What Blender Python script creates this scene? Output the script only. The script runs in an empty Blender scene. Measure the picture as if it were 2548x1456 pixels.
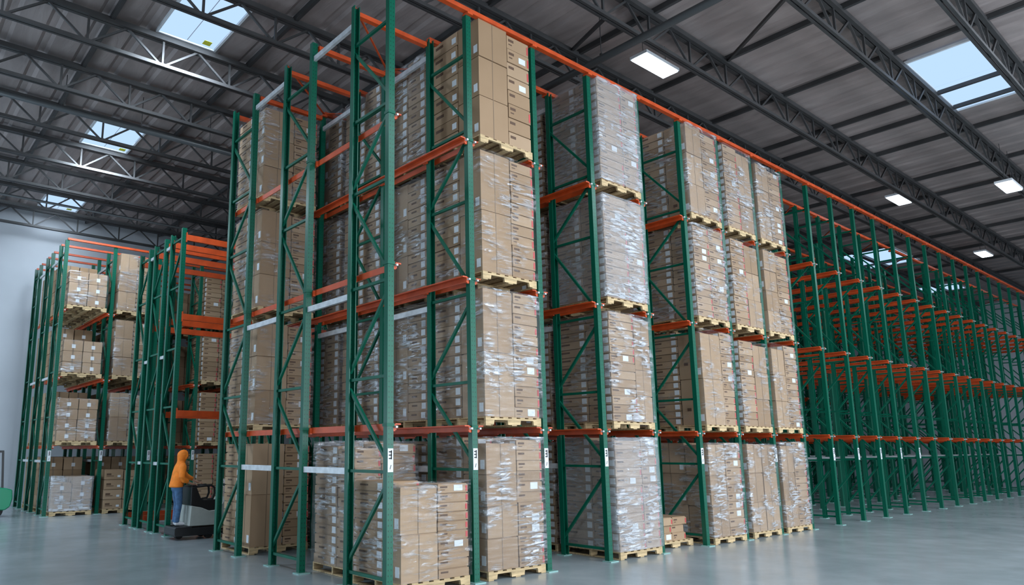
import bpy, bmesh, math, random
from mathutils import Vector, Matrix, noise
random.seed(7)
K = 1.33                      # all coordinates below are in units of 1.33 m; scaled to metres at the end
C = bpy.context.scene.collection
scene = bpy.context.scene
CAM = Vector((-4.5488, -6.2652, 1.5))

# ------------------------------------------------------------------ materials
def mat(name, col, rough=.5, metal=0., spec=.5):
    m = bpy.data.materials.new(name); m.use_nodes = True
    b = m.node_tree.nodes['Principled BSDF']
    b.inputs['Base Color'].default_value = (*col, 1)
    b.inputs['Roughness'].default_value = rough
    b.inputs['Metallic'].default_value = metal
    b.inputs['Specular IOR Level'].default_value = spec
    return m
def nd(m, t, **kw):
    n = m.node_tree.nodes.new(t)
    for k, v in kw.items():
        if k in n.inputs: n.inputs[k].default_value = v
        else: setattr(n, k, v)
    return n
def ln(m, a, b): m.node_tree.links.new(a, b)
def bs(m): return m.node_tree.nodes['Principled BSDF']
def mth(m, op, a, b=None, clamp=False):
    n = m.node_tree.nodes.new('ShaderNodeMath'); n.operation = op; n.use_clamp = clamp
    for i, v in enumerate((a, b)):
        if v is None: continue
        if isinstance(v, (int, float)): n.inputs[i].default_value = v
        else: ln(m, v, n.inputs[i])
    return n.outputs[0]
def ramp(m, src, stops):
    r = m.node_tree.nodes.new('ShaderNodeValToRGB'); e = r.color_ramp.elements
    while len(e) < len(stops): e.new(.5)
    for i, (p, c) in enumerate(stops):
        e[i].position = p; e[i].color = (*c, 1) if len(c) == 3 else c
    ln(m, src, r.inputs[0]); return r.outputs[0]
def noisy(m, col, amt, scale, bump=0., coord='Object', stretch=None):
    tc = nd(m, 'ShaderNodeTexCoord'); src = tc.outputs[coord]
    if stretch:
        mp = nd(m, 'ShaderNodeMapping'); mp.inputs['Scale'].default_value = stretch; ln(m, src, mp.inputs[0]); src = mp.outputs[0]
    n = nd(m, 'ShaderNodeTexNoise', Scale=scale, Detail=4.); ln(m, src, n.inputs['Vector'])
    lo = tuple(c*(1-amt) for c in col); hi = tuple(min(1, c*(1+amt)) for c in col)
    ln(m, ramp(m, n.outputs[0], [(.3, lo), (.7, hi)]), bs(m).inputs['Base Color'])
    if bump:
        b = nd(m, 'ShaderNodeBump', Strength=bump, Distance=.01); ln(m, n.outputs[0], b.inputs['Height']); ln(m, b.outputs[0], bs(m).inputs['Normal'])
    return m
def emit(name, col, s):
    m = bpy.data.materials.new(name); m.use_nodes = True; nt = m.node_tree; nt.nodes.clear()
    e = nt.nodes.new('ShaderNodeEmission'); e.inputs[0].default_value = (*col, 1); e.inputs[1].default_value = s
    o = nt.nodes.new('ShaderNodeOutputMaterial'); nt.links.new(e.outputs[0], o.inputs[0]); return m

GREEN = (.0, .098, .056)
M = {}
M['green'] = noisy(mat('green_paint', GREEN, .4, 0, .28), GREEN, .18, 3.)
M['green_thin'] = M['green']
def perforated():
    m = mat('green_paint_perforated', GREEN, .3, 0, .35)
    tc = nd(m, 'ShaderNodeTexCoord'); sp = nd(m, 'ShaderNodeSeparateXYZ'); ln(m, tc.outputs['Object'], sp.inputs[0])
    ge = nd(m, 'ShaderNodeNewGeometry'); sn = nd(m, 'ShaderNodeSeparateXYZ'); ln(m, ge.outputs['Normal'], sn.inputs[0])
    z = mth(m, 'SUBTRACT', mth(m, 'FRACT', mth(m, 'DIVIDE', sp.outputs[2], .075)), .5)
    z = mth(m, 'MULTIPLY', z, .075)
    x = mth(m, 'SUBTRACT', mth(m, 'ABSOLUTE', sp.outputs[0]), .026)
    d = mth(m, 'SQRT', mth(m, 'ADD', mth(m, 'MULTIPLY', mth(m, 'MULTIPLY', z, .6), mth(m, 'MULTIPLY', z, .6)), mth(m, 'MULTIPLY', x, x)))
    hole = mth(m, 'MULTIPLY', mth(m, 'LESS_THAN', d, .0075), mth(m, 'GREATER_THAN', mth(m, 'ABSOLUTE', sn.outputs[1]), .7))
    mx = nd(m, 'ShaderNodeMix', data_type='RGBA'); ln(m, hole, mx.inputs[0])
    mx.inputs[6].default_value = (*GREEN, 1); mx.inputs[7].default_value = (.004, .035, .022, 1)
    ln(m, mx.outputs[2], bs(m).inputs['Base Color']); return m
M['post'] = perforated()
ORANGE = (.56, .072, .014)
M['orange'] = noisy(mat('orange_paint', ORANGE, .4), ORANGE, .2, 4.)
M['galv'] = noisy(mat('galvanised_steel', (.62, .64, .66), .38, .3), (.62, .64, .66), .15, 9.)
M['plate'] = mat('base_plate_steel', (.30, .52, .48), .35, .2)
M['roof_steel'] = noisy(mat('roof_steel', (.042, .041, .042), .5), (.042, .041, .042), .2, 2.)
M['roof_light'] = mat('white_roof_steel', (.7, .72, .75), .5)
M['pipe'] = mat('dark_pipe', (.045, .048, .05), .4)
M['white'] = mat('white_plastic', (.75, .77, .8), .4)
M['label'] = mat('paper_label', (.72, .75, .78), .5)
M['ink'] = mat('black_ink', (.01, .01, .012), .6)
M['print'] = mat('carton_print', (.11, .06, .035), .7)
M['red'] = mat('red_carton_mark', (.55, .07, .07), .6)
M['tape'] = mat('carton_seam', (.20, .135, .085), .55)
M['blacksteel'] = mat('black_steel', (.012, .013, .015), .35)
M['rubber'] = mat('black_rubber', (.012, .012, .012), .7)
M['truckgrey'] = noisy(mat('pale_grey_paint', (.42, .45, .42), .35), (.42, .45, .42), .08, 5.)
M['fgreen'] = mat('forklift_green_paint', (0., .25, .12), .3)
M['yellow'] = mat('yellow_sticker', (.75, .75, .05), .5)
def cardboard():
    m = mat('cardboard', (.45, .32, .21), .72, 0, .25)
    tc = nd(m, 'ShaderNodeTexCoord'); ge = nd(m, 'ShaderNodeNewGeometry'); oi = nd(m, 'ShaderNodeObjectInfo')
    r = mth(m, 'FRACT', mth(m, 'ADD', ge.outputs['Random Per Island'], mth(m, 'MULTIPLY', oi.outputs['Random'], 7.31)))
    n = nd(m, 'ShaderNodeTexNoise', Scale=2.2, Detail=4.); ln(m, tc.outputs['Object'], n.inputs['Vector'])
    v = mth(m, 'ADD', mth(m, 'MULTIPLY', r, .7), mth(m, 'MULTIPLY', n.outputs[0], .3))
    col = ramp(m, v, [(.1, (.30, .192, .110)), (.5, (.375, .248, .150)), (.95, (.45, .312, .20))])
    ln(m, col, bs(m).inputs['Base Color'])
    n2 = nd(m, 'ShaderNodeTexNoise', Scale=60., Detail=2.); ln(m, tc.outputs['Object'], n2.inputs['Vector'])
    b = nd(m, 'ShaderNodeBump', Strength=.08, Distance=.004); ln(m, n2.outputs[0], b.inputs['Height']); ln(m, b.outputs[0], bs(m).inputs['Normal'])
    return m
M['card'] = cardboard()
WOOD = (.56, .41, .23)
M['wood'] = noisy(mat('pallet_wood', WOOD, .75, 0, .2), WOOD, .35, 3., .15, stretch=(1, 8, 8))
def wrapmat(name, lo, hi, milky_glint):
    m = bpy.data.materials.new(name); m.use_nodes = True; nt = m.node_tree; nt.nodes.clear()
    out = nt.nodes.new('ShaderNodeOutputMaterial')
    tc = nd(m, 'ShaderNodeTexCoord'); oi = nd(m, 'ShaderNodeObjectInfo')
    mp = nd(m, 'ShaderNodeMapping'); mp.inputs['Scale'].default_value = (1.3, 1.3, 7.5); mp.inputs['Rotation'].default_value = (.12, .2, 0)
    ln(m, tc.outputs['Object'], mp.inputs[0])
    off = nd(m, 'ShaderNodeVectorMath', operation='ADD'); ln(m, mp.outputs[0], off.inputs[0])
    rr = mth(m, 'MULTIPLY', oi.outputs['Random'], 60.); cx = nd(m, 'ShaderNodeCombineXYZ'); ln(m, rr, cx.inputs[0]); ln(m, rr, cx.inputs[2]); ln(m, cx.outputs[0], off.inputs[1])
    n1 = nd(m, 'ShaderNodeTexNoise', Scale=2.4, Detail=6., Roughness=.62, Distortion=.9); ln(m, off.outputs[0], n1.inputs['Vector'])
    off2 = nd(m, 'ShaderNodeVectorMath', operation='ADD'); ln(m, tc.outputs['Object'], off2.inputs[0]); ln(m, cx.outputs[0], off2.inputs[1])
    n2 = nd(m, 'ShaderNodeTexNoise', Scale=1.5, Detail=3.); ln(m, off2.outputs[0], n2.inputs['Vector'])
    bp = nd(m, 'ShaderNodeBump', Strength=.9, Distance=.07); ln(m, n1.outputs[0], bp.inputs['Height'])
    st = ramp(m, n1.outputs[0], [(.47, (0, 0, 0)), (.60, (1, 1, 1))])
    pt = ramp(m, n2.outputs[0], [(.46, (.03, .03, .03)), (.62, (1, 1, 1))])
    cov = mth(m, 'MULTIPLY', st, pt)
    tr = nt.nodes.new('ShaderNodeBsdfTransparent')
    gl = nt.nodes.new('ShaderNodeBsdfGlossy'); gl.inputs['Roughness'].default_value = .13; gl.inputs[0].default_value = (.95, .97, 1, 1); ln(m, bp.outputs[0], gl.inputs['Normal'])
    df = nt.nodes.new('ShaderNodeBsdfDiffuse'); df.inputs[0].default_value = (.78, .8, .84, 1); ln(m, bp.outputs[0], df.inputs['Normal'])
    m1 = nt.nodes.new('ShaderNodeMixShader'); ln(m, tr.outputs[0], m1.inputs[1]); ln(m, df.outputs[0], m1.inputs[2])
    ln(m, mth(m, 'ADD', mth(m, 'MULTIPLY', cov, milky_glint), (.01 if milky_glint < .5 else .05 if milky_glint < .8 else .24)), m1.inputs[0])  # white streaks: crease whiteness plus highlights painted into the diffuse colour
    m2 = nt.nodes.new('ShaderNodeMixShader'); ln(m, m1.outputs[0], m2.inputs[1]); ln(m, gl.outputs[0], m2.inputs[2])
    ln(m, mth(m, 'ADD', mth(m, 'MULTIPLY', cov, hi-lo), lo), m2.inputs[0])
    ln(m, m2.outputs[0], out.inputs[0]); return m
M['wrap1'] = wrapmat('stretch_film_thin', .04, .45, .32)
M['wrap2'] = wrapmat('stretch_film', .07, .70, .70)
M['wrap3'] = wrapmat('stretch_film_thick', .12, .72, .85)
def floormat():
    m = mat('polished_concrete', (.3, .33, .35), .3, 0, .5)
    tc = nd(m, 'ShaderNodeTexCoord')
    n = nd(m, 'ShaderNodeTexNoise', Scale=.45, Detail=7., Roughness=.6, Distortion=.4); ln(m, tc.outputs['Object'], n.inputs['Vector'])
    col = ramp(m, n.outputs[0], [(.3, (.265, .315, .335)), (.55, (.345, .395, .415)), (.75, (.41, .46, .48))])
    ln(m, col, bs(m).inputs['Base Color'])
    n2 = nd(m, 'ShaderNodeTexNoise', Scale=1.7, Detail=5.); ln(m, tc.outputs['Object'], n2.inputs['Vector'])
    rg = mth(m, 'ADD', mth(m, 'MULTIPLY', n2.outputs[0], .22), .10); ln(m, rg, bs(m).inputs['Roughness'])
    return m
M['floor'] = floormat()
def deckmat():
    m = mat('foil_roof_deck', (.4, .39, .39), .45, 0., .4)
    tc = nd(m, 'ShaderNodeTexCoord'); mp = nd(m, 'ShaderNodeMapping'); mp.inputs['Scale'].default_value = (1.6, .35, 1); ln(m, tc.outputs['Object'], mp.inputs[0])
    n = nd(m, 'ShaderNodeTexNoise', Scale=1.6, Detail=5., Distortion=.6); ln(m, mp.outputs[0], n.inputs['Vector'])
    ln(m, ramp(m, n.outputs[0], [(.3, (.245, .20, .19)), (.7, (.36, .30, .285))]), bs(m).inputs['Base Color'])
    b = nd(m, 'ShaderNodeBump', Strength=.5, Distance=.06); ln(m, n.outputs[0], b.inputs['Height']); ln(m, b.outputs[0], bs(m).inputs['Normal'])
    return m
M['deck'] = deckmat()
M['walldark'] = noisy(mat('grey_block_wall', (.25, .25, .26), .8), (.25, .25, .26), .1, 1.)
M['wall'] = noisy(mat('white_wall_paint', (.50, .53, .57), .6), (.50, .53, .57), .05, .6)
SKY = (.50, .71, 1.)
M['sky'] = emit('skylight_diffuser', SKY, .76)
M['skystrong'] = emit('skylight_diffuser_bright', SKY, 3.)
M['lamp'] = emit('led_lens', (.72, .87, 1.), 6.)
M['skin'] = mat('skin', (.55, .30, .2), .5)
M['hoodie'] = noisy(mat('orange_hoodie', (.85, .22, .015), .8), (.85, .22, .015), .12, 12., .2)
M['denim'] = noisy(mat('blue_denim', (.05, .12, .24), .8), (.05, .12, .24), .3, 14., .2)
M['shoe'] = mat('white_shoe', (.7, .72, .76), .5)
M['hair'] = mat('dark_hair', (.02, .012, .008), .6)

# ------------------------------------------------------------------ mesh builder
class MB:
    def __init__(s): s.v = []; s.f = []; s.m = []
    def quadbox(s, c, mi):
        b = len(s.v); s.v += c
        for f in ((0,3,2,1),(4,5,6,7),(0,1,5,4),(1,2,6,5),(2,3,7,6),(3,0,4,7)):
            s.f.append(tuple(b+i for i in f)); s.m.append(mi)
    def box(s, a, b, mi=0):
        (x0,y0,z0),(x1,y1,z1) = a, b
        s.quadbox([(x0,y0,z0),(x1,y0,z0),(x1,y1,z0),(x0,y1,z0),(x0,y0,z1),(x1,y0,z1),(x1,y1,z1),(x0,y1,z1)], mi); return s
    def bar(s, p, q, w, h=None, mi=0, up=(0,0,1)):
        p, q = Vector(p), Vector(q); h = h or w
        d = (q-p).normalized(); u = Vector(up)
        if abs(d.dot(u)) > .98: u = Vector((0,1,0))
        r = d.cross(u).normalized(); u = r.cross(d)
        c = []
        for e in (p, q):
            for (a, b) in ((-1,-1),(1,-1),(1,1),(-1,1)): c.append(tuple(e + r*(a*w/2) + u*(b*h/2)))
        s.quadbox(c, mi); return s
    def tube(s, pts, r, n=8, mi=0, cap=True):
        pts = [Vector(p) for p in pts]; rs = r if isinstance(r, (list, tuple)) else [r]*len(pts)
        base = len(s.v); pu = None
        for i, p in enumerate(pts):
            d = (pts[min(i+1, len(pts)-1)] - pts[max(i-1, 0)]).normalized()
            u = Vector((0,0,1)) if abs(d.z) < .9 else Vector((1,0,0))
            if pu is not None: u = pu
            a = d.cross(u).normalized(); b = a.cross(d); pu = b
            for k in range(n):
                t = 2*math.pi*k/n; s.v.append(tuple(p + a*(rs[i]*math.cos(t)) + b*(rs[i]*math.sin(t))))
        for i in range(len(pts)-1):
            for k in range(n):
                s.f.append((base+i*n+k, base+i*n+(k+1)%n, base+(i+1)*n+(k+1)%n, base+(i+1)*n+k)); s.m.append(mi)
        if cap:
            s.f.append(tuple(base+k for k in range(n-1,-1,-1))); s.m.append(mi)
            s.f.append(tuple(base+(len(pts)-1)*n+k for k in range(n))); s.m.append(mi)
        return s
    def prism(s, poly, axis, a, b, mi=0):
        def P(u, v, t): return {'x': (t,u,v), 'y': (u,t,v), 'z': (u,v,t)}[axis]
        base = len(s.v); n = len(poly)
        s.v += [P(u,v,a) for u,v in poly] + [P(u,v,b) for u,v in poly]
        s.f.append(tuple(base+i for i in range(n))); s.f.append(tuple(base+n+i for i in range(n-1,-1,-1)))
        for i in range(n): s.f.append((base+i, base+n+i, base+n+(i+1)%n, base+(i+1)%n))
        s.m += [mi]*(n+2); return s
    def mesh(s, name, mats, smooth=False, bevel=0., recalc=False):
        me = bpy.data.meshes.new(name); me.from_pydata(s.v, [], s.f)
        for k in mats: me.materials.append(M[k])
        me.polygons.foreach_set('material_index', s.m)
        if bevel or recalc:
            bm = bmesh.new(); bm.from_mesh(me)
            bmesh.ops.recalc_face_normals(bm, faces=bm.faces)
            if bevel: bmesh.ops.bevel(bm, geom=list(bm.edges), offset=bevel, segments=1, affect='EDGES', profile=.5)
            bm.to_mesh(me); bm.free()
        if smooth: me.polygons.foreach_set('use_smooth', [True]*len(me.polygons))
        me.update(); return me
    def build(s, name, mats, parent=None, loc=(0,0,0), **kw):
        return link(name, s.mesh(name, mats, **kw), parent, loc)
def link(name, me, parent=None, loc=(0,0,0)):
    o = bpy.data.objects.new(name, me); C.objects.link(o); o.location = loc
    if parent: o.parent = parent
    return o
def tag(o, label, cat, group=None, kind=None):
    o['label'] = label; o['category'] = cat
    if group: o['group'] = group
    if kind: o['kind'] = kind
    return o
def thing(name, label, cat, loc=(0,0,0), rz=0, group=None):
    o = bpy.data.objects.new(name, None); C.objects.link(o); o.location = loc; o.rotation_euler = (0,0,rz)
    return tag(o, label, cat, group)
def sub(name, parent, loc=(0,0,0)):
    o = bpy.data.objects.new(name, None); C.objects.link(o); o.location = loc; o.parent = parent; return o
def struct(o, label=None, cat=None):
    o['kind'] = 'structure'
    if label: o['label'] = label; o['category'] = cat
    return o
ORD = ['first','second','third','fourth','fifth','sixth','seventh','eighth','ninth','tenth','eleventh','twelfth','thirteenth','fourteenth','fifteenth','sixteenth','seventeenth','eighteenth']

# ------------------------------------------------------------------ room
X0, X1, Y0, Y1, ZC = -13., 40., -14., 17.45, 8.76
struct(MB().box((X0,Y0,-.1),(X1,Y1,0)).build('floor', ['floor']), 'polished grey concrete warehouse floor with soft reflections', 'floor')
struct(MB().box((X0,Y1,0),(X1,Y1+.15,ZC)).build('wall_back', ['wall']), 'tall white wall behind the far left racks', 'wall')
struct(MB().box((X0,Y0-.15,0),(X1,Y0,ZC)).build('wall_front', ['walldark']), 'white wall behind the camera across the wide aisle', 'wall')
struct(MB().box((X0-.15,Y0,0),(X0,Y1,ZC)).build('wall_left', ['wall']), 'white wall at the left end of the warehouse', 'wall')
struct(MB().box((X1,Y0,0),(X1+.15,Y1,ZC)).build('wall_right', ['wall']), 'white wall at the far right end of the warehouse', 'wall')
mb = MB()
x = X0; per = .62
prof = []
while x < X1:
    prof += [(x, ZC), (x+.40, ZC), (x+.46, ZC+.035), (x+.56, ZC+.035)]; x += per
prof = [p for p in prof if p[0] < X1] + [(X1, ZC)]
mb.prism(prof + [(X1, ZC+.2), (X0, ZC+.2)], 'y', Y0, Y1)
struct(mb.build('ceiling', ['deck'], recalc=True), 'ribbed foil-faced roof deck over the whole warehouse', 'ceiling')

wn = [0]
def skylight(x0, x1, y0, y1, label, panes=2, sticker=None, m='sky', z=ZC-.015):
    wn[0] += 1
    o = thing(f'window_{wn[0]}', label, 'skylight', ((x0+x1)/2, (y0+y1)/2, z)); o['kind'] = 'structure'
    w, d = (x1-x0)/2, (y1-y0)/2
    f = MB()
    for a, b in (((-w-.04,-d-.04,-.03),(w+.04,-d,.02)), ((-w-.04,d,-.03),(w+.04,d+.04,.02)), ((-w-.04,-d,-.03),(-w,d,.02)), ((w,-d,-.03),(w+.04,d,.02))): f.box(a, b)
    f.build('skylight_frame', ['roof_light'], o)
    for i in range(panes):
        a = -w + i*2*w/panes; b = a + 2*w/panes
        MB().box((a+.008, -d, -.006), (b-.008, d, .0)).build('skylight_pane', [m], o)
    if sticker: MB().box((sticker[0]-.07-(x0+x1)/2, sticker[1]-.07-(y0+y1)/2, -.012), (sticker[0]+.07-(x0+x1)/2, sticker[1]+.07-(y0+y1)/2, -.007)).build('hazard_sticker', ['yellow'], o)['label'] = 'yellow sticker'
    return o
skylight(-1.1, -.1, 3.75, 5.42, 'large bright skylight nearest the green rack top, with yellow sticker', sticker=(-.28, 5.28))
skylight(-1.02, 0., 9.55, 11.12, 'middle skylight of the three in a row over the left racks', sticker=(-.12, 11.0))
skylight(-.9, .1, 15.1, 16.62, 'small skylight closest to the white back wall', sticker=(-.1, 16.5))
skylight(10.45, 13.5, -3.35, -2.3, 'wide skylight between the dark roof trusses over the front aisle', panes=2)
skylight(24.3, 27.2, 2.6, 4.3, 'distant skylight seen above the empty green racks')
# unseen skylights added over the aisle to light load fronts and film
AISLE = [(x, y) for y in (-6.6, -10.6) for x in (-2., 4., 10.45, 17., 23.5, 30.)]
for x, y in AISLE: skylight(x, x+3., y, y+1.6, f'added unseen skylight over the aisle about {round(x*K)} metres along and {round(-y*K)} metres out from the rack corner')
for x, y in ((-5.4,-6.), (33., 3.), (-6., 4.), (-6., 10.5), (-6.2, 15.2), (18, 10.), (27., 11.), (34., 11.)):  # unseen; the left ones are added to brighten wall and left racks
    skylight(x, x+1.6, y, y+1.6, f'unseen skylight in the roof about {abs(round(x*K))} metres {"right" if x>0 else "left"} and {abs(round(y*K))} metres {"behind" if y>0 else "before"} the near rack corner')
def area(name, loc, size, power, rot, col=(.72, .86, 1.), sy=None):
    l = bpy.data.lights.new(name, 'AREA'); l.energy = power*1.75; l.color = col; l.shape = 'RECTANGLE'; l.size = size; l.size_y = sy or size
    o = bpy.data.objects.new(name, l); C.objects.link(o); o.location = loc; o.rotation_euler = rot; return o
DOWN = (0,0,0); FROMFRONT = (math.radians(90),0,0)

# unseen dock doors added behind and left of the camera as light sources
DAY = (.80, .90, 1.)
for i, x in enumerate((-10.5, -5.5, -.5, 4.5, 9.5, 14.5, 19.5, 24.5, 29.5)):
    o = thing(f'door_{i+1}', f'added unseen dock door, {ORD[i]} from the left end of the wall behind the camera', 'dock door', (x, Y0, 0)); o['kind'] = 'structure'
    f = MB(); f.box((-1.5,0,0),(-1.35,.12,3.4)); f.box((1.35,0,0),(1.5,.12,3.4)); f.box((-1.35,0,3.25),(1.35,.12,3.4)); f.build('door_frame', ['roof_steel'], o)
    area('added_door_daylight', (x, Y0+.14, 1.65), 2.6, [25,55,140,165,150,100,50,35,25][i], FROMFRONT, DAY, sy=3.1)
    o = thing(f'window_{40+i}', f'added unseen high window, {ORD[i]} from the left end of the wall behind the camera', 'window', (x, Y0, 4.6)); o['kind'] = 'structure'  # unseen window added so the stretch film catches highlights
    f = MB(); f.box((-1.6,0,0),(-1.5,.12,2.4)); f.box((1.5,0,0),(1.6,.12,2.4)); f.box((-1.5,0,2.3),(1.5,.12,2.4)); f.box((-1.5,0,0),(1.5,.12,.1)); f.build('window_frame', ['roof_steel'], o)
    area('added_window_daylight', (x, Y0+.14, 5.8), 2.9, [20,40,85,100,90,70,40,25,20][i], FROMFRONT, DAY, sy=2.1)
for i, y in enumerate((-9., -3., 3., 9., 14.)):  # unseen doors added to lift the ceiling and the left side
    o = thing(f'door_{20+i}', f'added unseen dock door, {ORD[i]} from the camera end of the left wall', 'dock door', (X0, y, 0)); o['kind'] = 'structure'
    f = MB(); f.box((0,-1.5,0),(.12,-1.35,3.4)); f.box((0,1.35,0),(.12,1.5,3.4)); f.box((0,-1.35,3.25),(.12,1.35,3.4)); f.build('door_frame', ['roof_steel'], o)
    area('added_door_daylight', (X0+.14, y, 1.65), 3.1, [2,4,22,210,110][i], (0, math.radians(-90), 0), (.66,.84,1.), sy=2.6)
for x, y, d in ((-.6, 4.6, 1.), (-.5, 10.3, 1.), (-.4, 15.85, .16)):
    l = area('sunlit_skylight', (x, y, ZC-.05), .9, 70*d, (math.radians(48), 0, 0), (.75,.88,1.), 1.2); l.data.spread = math.radians(110)
for x, y in AISLE:  # lamps for the added aisle skylights
    area('added_skylight_daylight', (x+1.5, y+.8, ZC-.06), 2.9, 92 if x < 15 else 50, DOWN, DAY, sy=1.5)
area('added_skylight_daylight', (-5.2, 16., ZC-.06), 1.5, 40, DOWN)  # from here: lamps under unseen skylights, added to brighten the left side
area('added_skylight_daylight', (-5.2, 11.2, ZC-.06), 1.5, 110, DOWN)
area('added_skylight_daylight', (-5.2, 4.8, ZC-.06), 1.5, 70, DOWN)
area('added_skylight_daylight', (-4.6, -5.2, ZC-.06), 1.5, 60, DOWN)

# ------------------------------------------------------------------ roof steel
PB = 1.23
def truss(Y, zb, zt, xa, xb, label, phase=-.97, light=None, w=.06):
    o = thing('roof_truss', label, 'roof truss', (0, Y, 0), group='open-web roof trusses'); o['kind'] = 'thing'
    t = MB(); t.box((X0+.02,-.075,zt-.09),(X1-.02,-.01,zt)); t.box((X0+.02,.01,zt-.09),(X1-.02,.075,zt)); t.build('top_chord', ['roof_steel'], o)
    t = MB(); t.box((X0+.02,-.055,zb),(X1-.02,-.012,zb+.06)); t.box((X0+.02,.012,zb),(X1-.02,.055,zb+.06)); t.build('bottom_chord', ['roof_steel'], o)
    n0 = math.ceil((xa-phase)/PB); n1 = math.floor((xb-phase)/PB)
    zt -= .09; zb += .06
    mv = MB().bar((0,0,zb-.02),(0,0,zt+.02),.035).mesh('web_member', ['roof_steel'])
    md = MB().bar((0.03,0,zb-.02),(PB/2,0,zt+.02),.035).mesh('web_member', ['roof_steel'])
    me = MB().bar((-.03,0,zb-.02),(-PB/2,0,zt+.02),.035).mesh('web_member', ['roof_steel'])
    for k in range(n0, n1+1):
        for q in (mv, md, me): link('web_member', q, o, (phase+k*PB, 0, 0))
    return o
tw = [(16.92,'closest to the white back wall'),(15.04,'second from the white back wall'),(13.16,'third from the white back wall'),(11.24,'over the far edge of the middle skylight'),
      (9.36,'at the near edge of the middle skylight'),(7.45,'between the first and middle skylights'),(5.52,'at the far edge of the large first skylight'),(3.66,'at the near edge of the large first skylight')]
for Y, d in tw: truss(Y, 8.12, 8.70, -4., 7.6 if Y > 5 else 9., 'dark open-web roof truss ' + d)
truss(1.35, 8.12, 8.70, -2., 30., 'dark open-web roof truss directly above the loaded green rack')
truss(-.22, 8.10, 8.70, 2., 30.5, 'dark open-web roof truss just before the orange rack top rail, with ceiling lamps beside it', phase=-1.04)
truss(-2.22, 8.08, 8.70, 4., 22., 'dark open-web roof truss on the rack side of the wide skylight', phase=-1.3)
truss(-3.62, 8.05, 8.70, 6., 17., 'dark open-web roof truss on the far aisle side of the wide skylight', phase=-1.1)
for i, x in enumerate((-4.3,-1.85,.6,2.9,5.2,7.55,9.8,12.2,13.2,14.7,17.4,19.2,21.4,24.,26.5,29.,32.)):
    tag(MB().box((x-.032,Y0+.02,ZC-.10),(x+.032,Y1-.02,ZC-.005)).build('roof_purlin', ['roof_steel']), f'dark roof purlin running front to back, {ORD[i]} from the left end', 'purlin', 'roof purlins')
for p, q, l in (((5.62,-2.2,8.10),(7.55,-.3,8.66),'slanting dark brace between two roof trusses beside the ceiling lamp'),((3.95,-.2,8.12),(5.0,1.3,8.68),'slanting dark brace between roof trusses above the orange top rail')):
    tag(MB().bar(p, q, .05).build('roof_brace', ['roof_steel']), l, 'brace')
def pipe(pts, r, label, n, lo, hi):
    o = thing('sprinkler_pipe', label, 'pipe', pts[0]); p, q = Vector(pts[0]), Vector(pts[1])
    MB().tube([(0,0,0), q-p], r, 12).build('pipe_run', ['pipe'], o, smooth=True)
    hm = MB().tube([(0,0,r*.9), (0,0,ZC-.01-p.z)], .008, 6).box((-.02,-.02,r),(.02,.02,r+.03)).mesh('hanger', ['roof_steel'])
    d = (q-p).normalized()
    for k in range(n): link('hanger', hm, o, d*(lo+(hi-lo)*k/(n-1)))
pipe([(4.45, Y0+.02, 7.83), (4.45, Y1-.02, 7.83)], .062, 'thick dark sprinkler pipe crossing over the rack under the trusses', 9, 9., 30.)
pipe([(-12.9, 8.05, 8.03), (39., 8.05, 8.03)], .06, 'dark sprinkler pipe in front of the middle skylight', 12, 8., 24.)
pipe([(-3, 14.2, 8.08), (30., 14.2, 8.08)], .035, 'thin sprinkler pipe close to the back wall skylight', 8, .2, 12.)

def lamp(x, y, z, label, L=1.0):
    o = thing('ceiling_lamp', label, 'ceiling lamp', (x, y, z), group='long ceiling lamps')
    MB().box((-L/2,-.17,.015),(L/2,.17,.07)).build('housing', ['white'], o)
    MB().box((-L/2+.02,-.15,-.004),(L/2-.02,.15,.014)).build('lens', ['lamp'], o)
    for a in (-.35, .35): MB().tube([(a*L,0,.07),(a*L,0,8.72-z)], .006, 6).build('hanger', ['roof_steel'], o)
lamp(5.93, .22, 8.2, 'long bright lamp hung above the second loaded lane')
lamp(17.25, .1, 8.2, 'bright lamp between trusses above the empty rack')
lamp(16.68, -2.36, 7.7, 'bright lamp near the picture edge under the next truss')
lamp(25.9, .3, 8.2, 'small distant lamp above the end of the empty rack')
lamp(33., .3, 8.2, 'furthest lamp above the empty rack')

# ------------------------------------------------------------------ racks
PX = 1.2383; HT = 7.18; FD, SP = .84, 1.005
ROWS = [0, FD, FD+SP, 2*FD+SP, 2*FD+2*SP, 3*FD+2*SP]
LV = [1.79, 3.60, 5.42]
PW = .084
mesh_cache = {}
def post_mesh(H, flip):
    k = ('post', H, flip)
    if k not in mesh_cache:
        w, d, t = PW/2, .072, .012; s = -1 if flip else 1
        poly = [(-w,0),(w,0),(w,d),(w-.014,d),(w-.014,d),(w-t,t),(-w+t,t),(-w+.014,d),(-w,d)]
        poly = [(-w,0),(w,0),(w,d),(w-t,d),(w-t,t),(-w+t,t),(-w+t,d),(-w,d)]
        mb = MB().prism([(a, s*b) for a, b in poly], 'z', 0, H)
        mesh_cache[k] = mb.mesh('post', ['post'], recalc=True)
    return mesh_cache[k]
def brace_list(H, D):
    zs = [.16, 1.27, 2.31, 3.40, 4.60, 5.55, 6.62]
    zs = [z for z in zs if z < H-.1]
    if zs[-1] < H-.6: zs.append(H-.3)
    out = [((.0, z), (D, z)) for z in zs]
    for i in range(len(zs)-1):
        a, b = zs[i]+.09, zs[i+1]-.1
        out.append(((D, a), (0, b)) if i % 2 == 0 else ((0, a), (D, b)))
    return out
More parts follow.
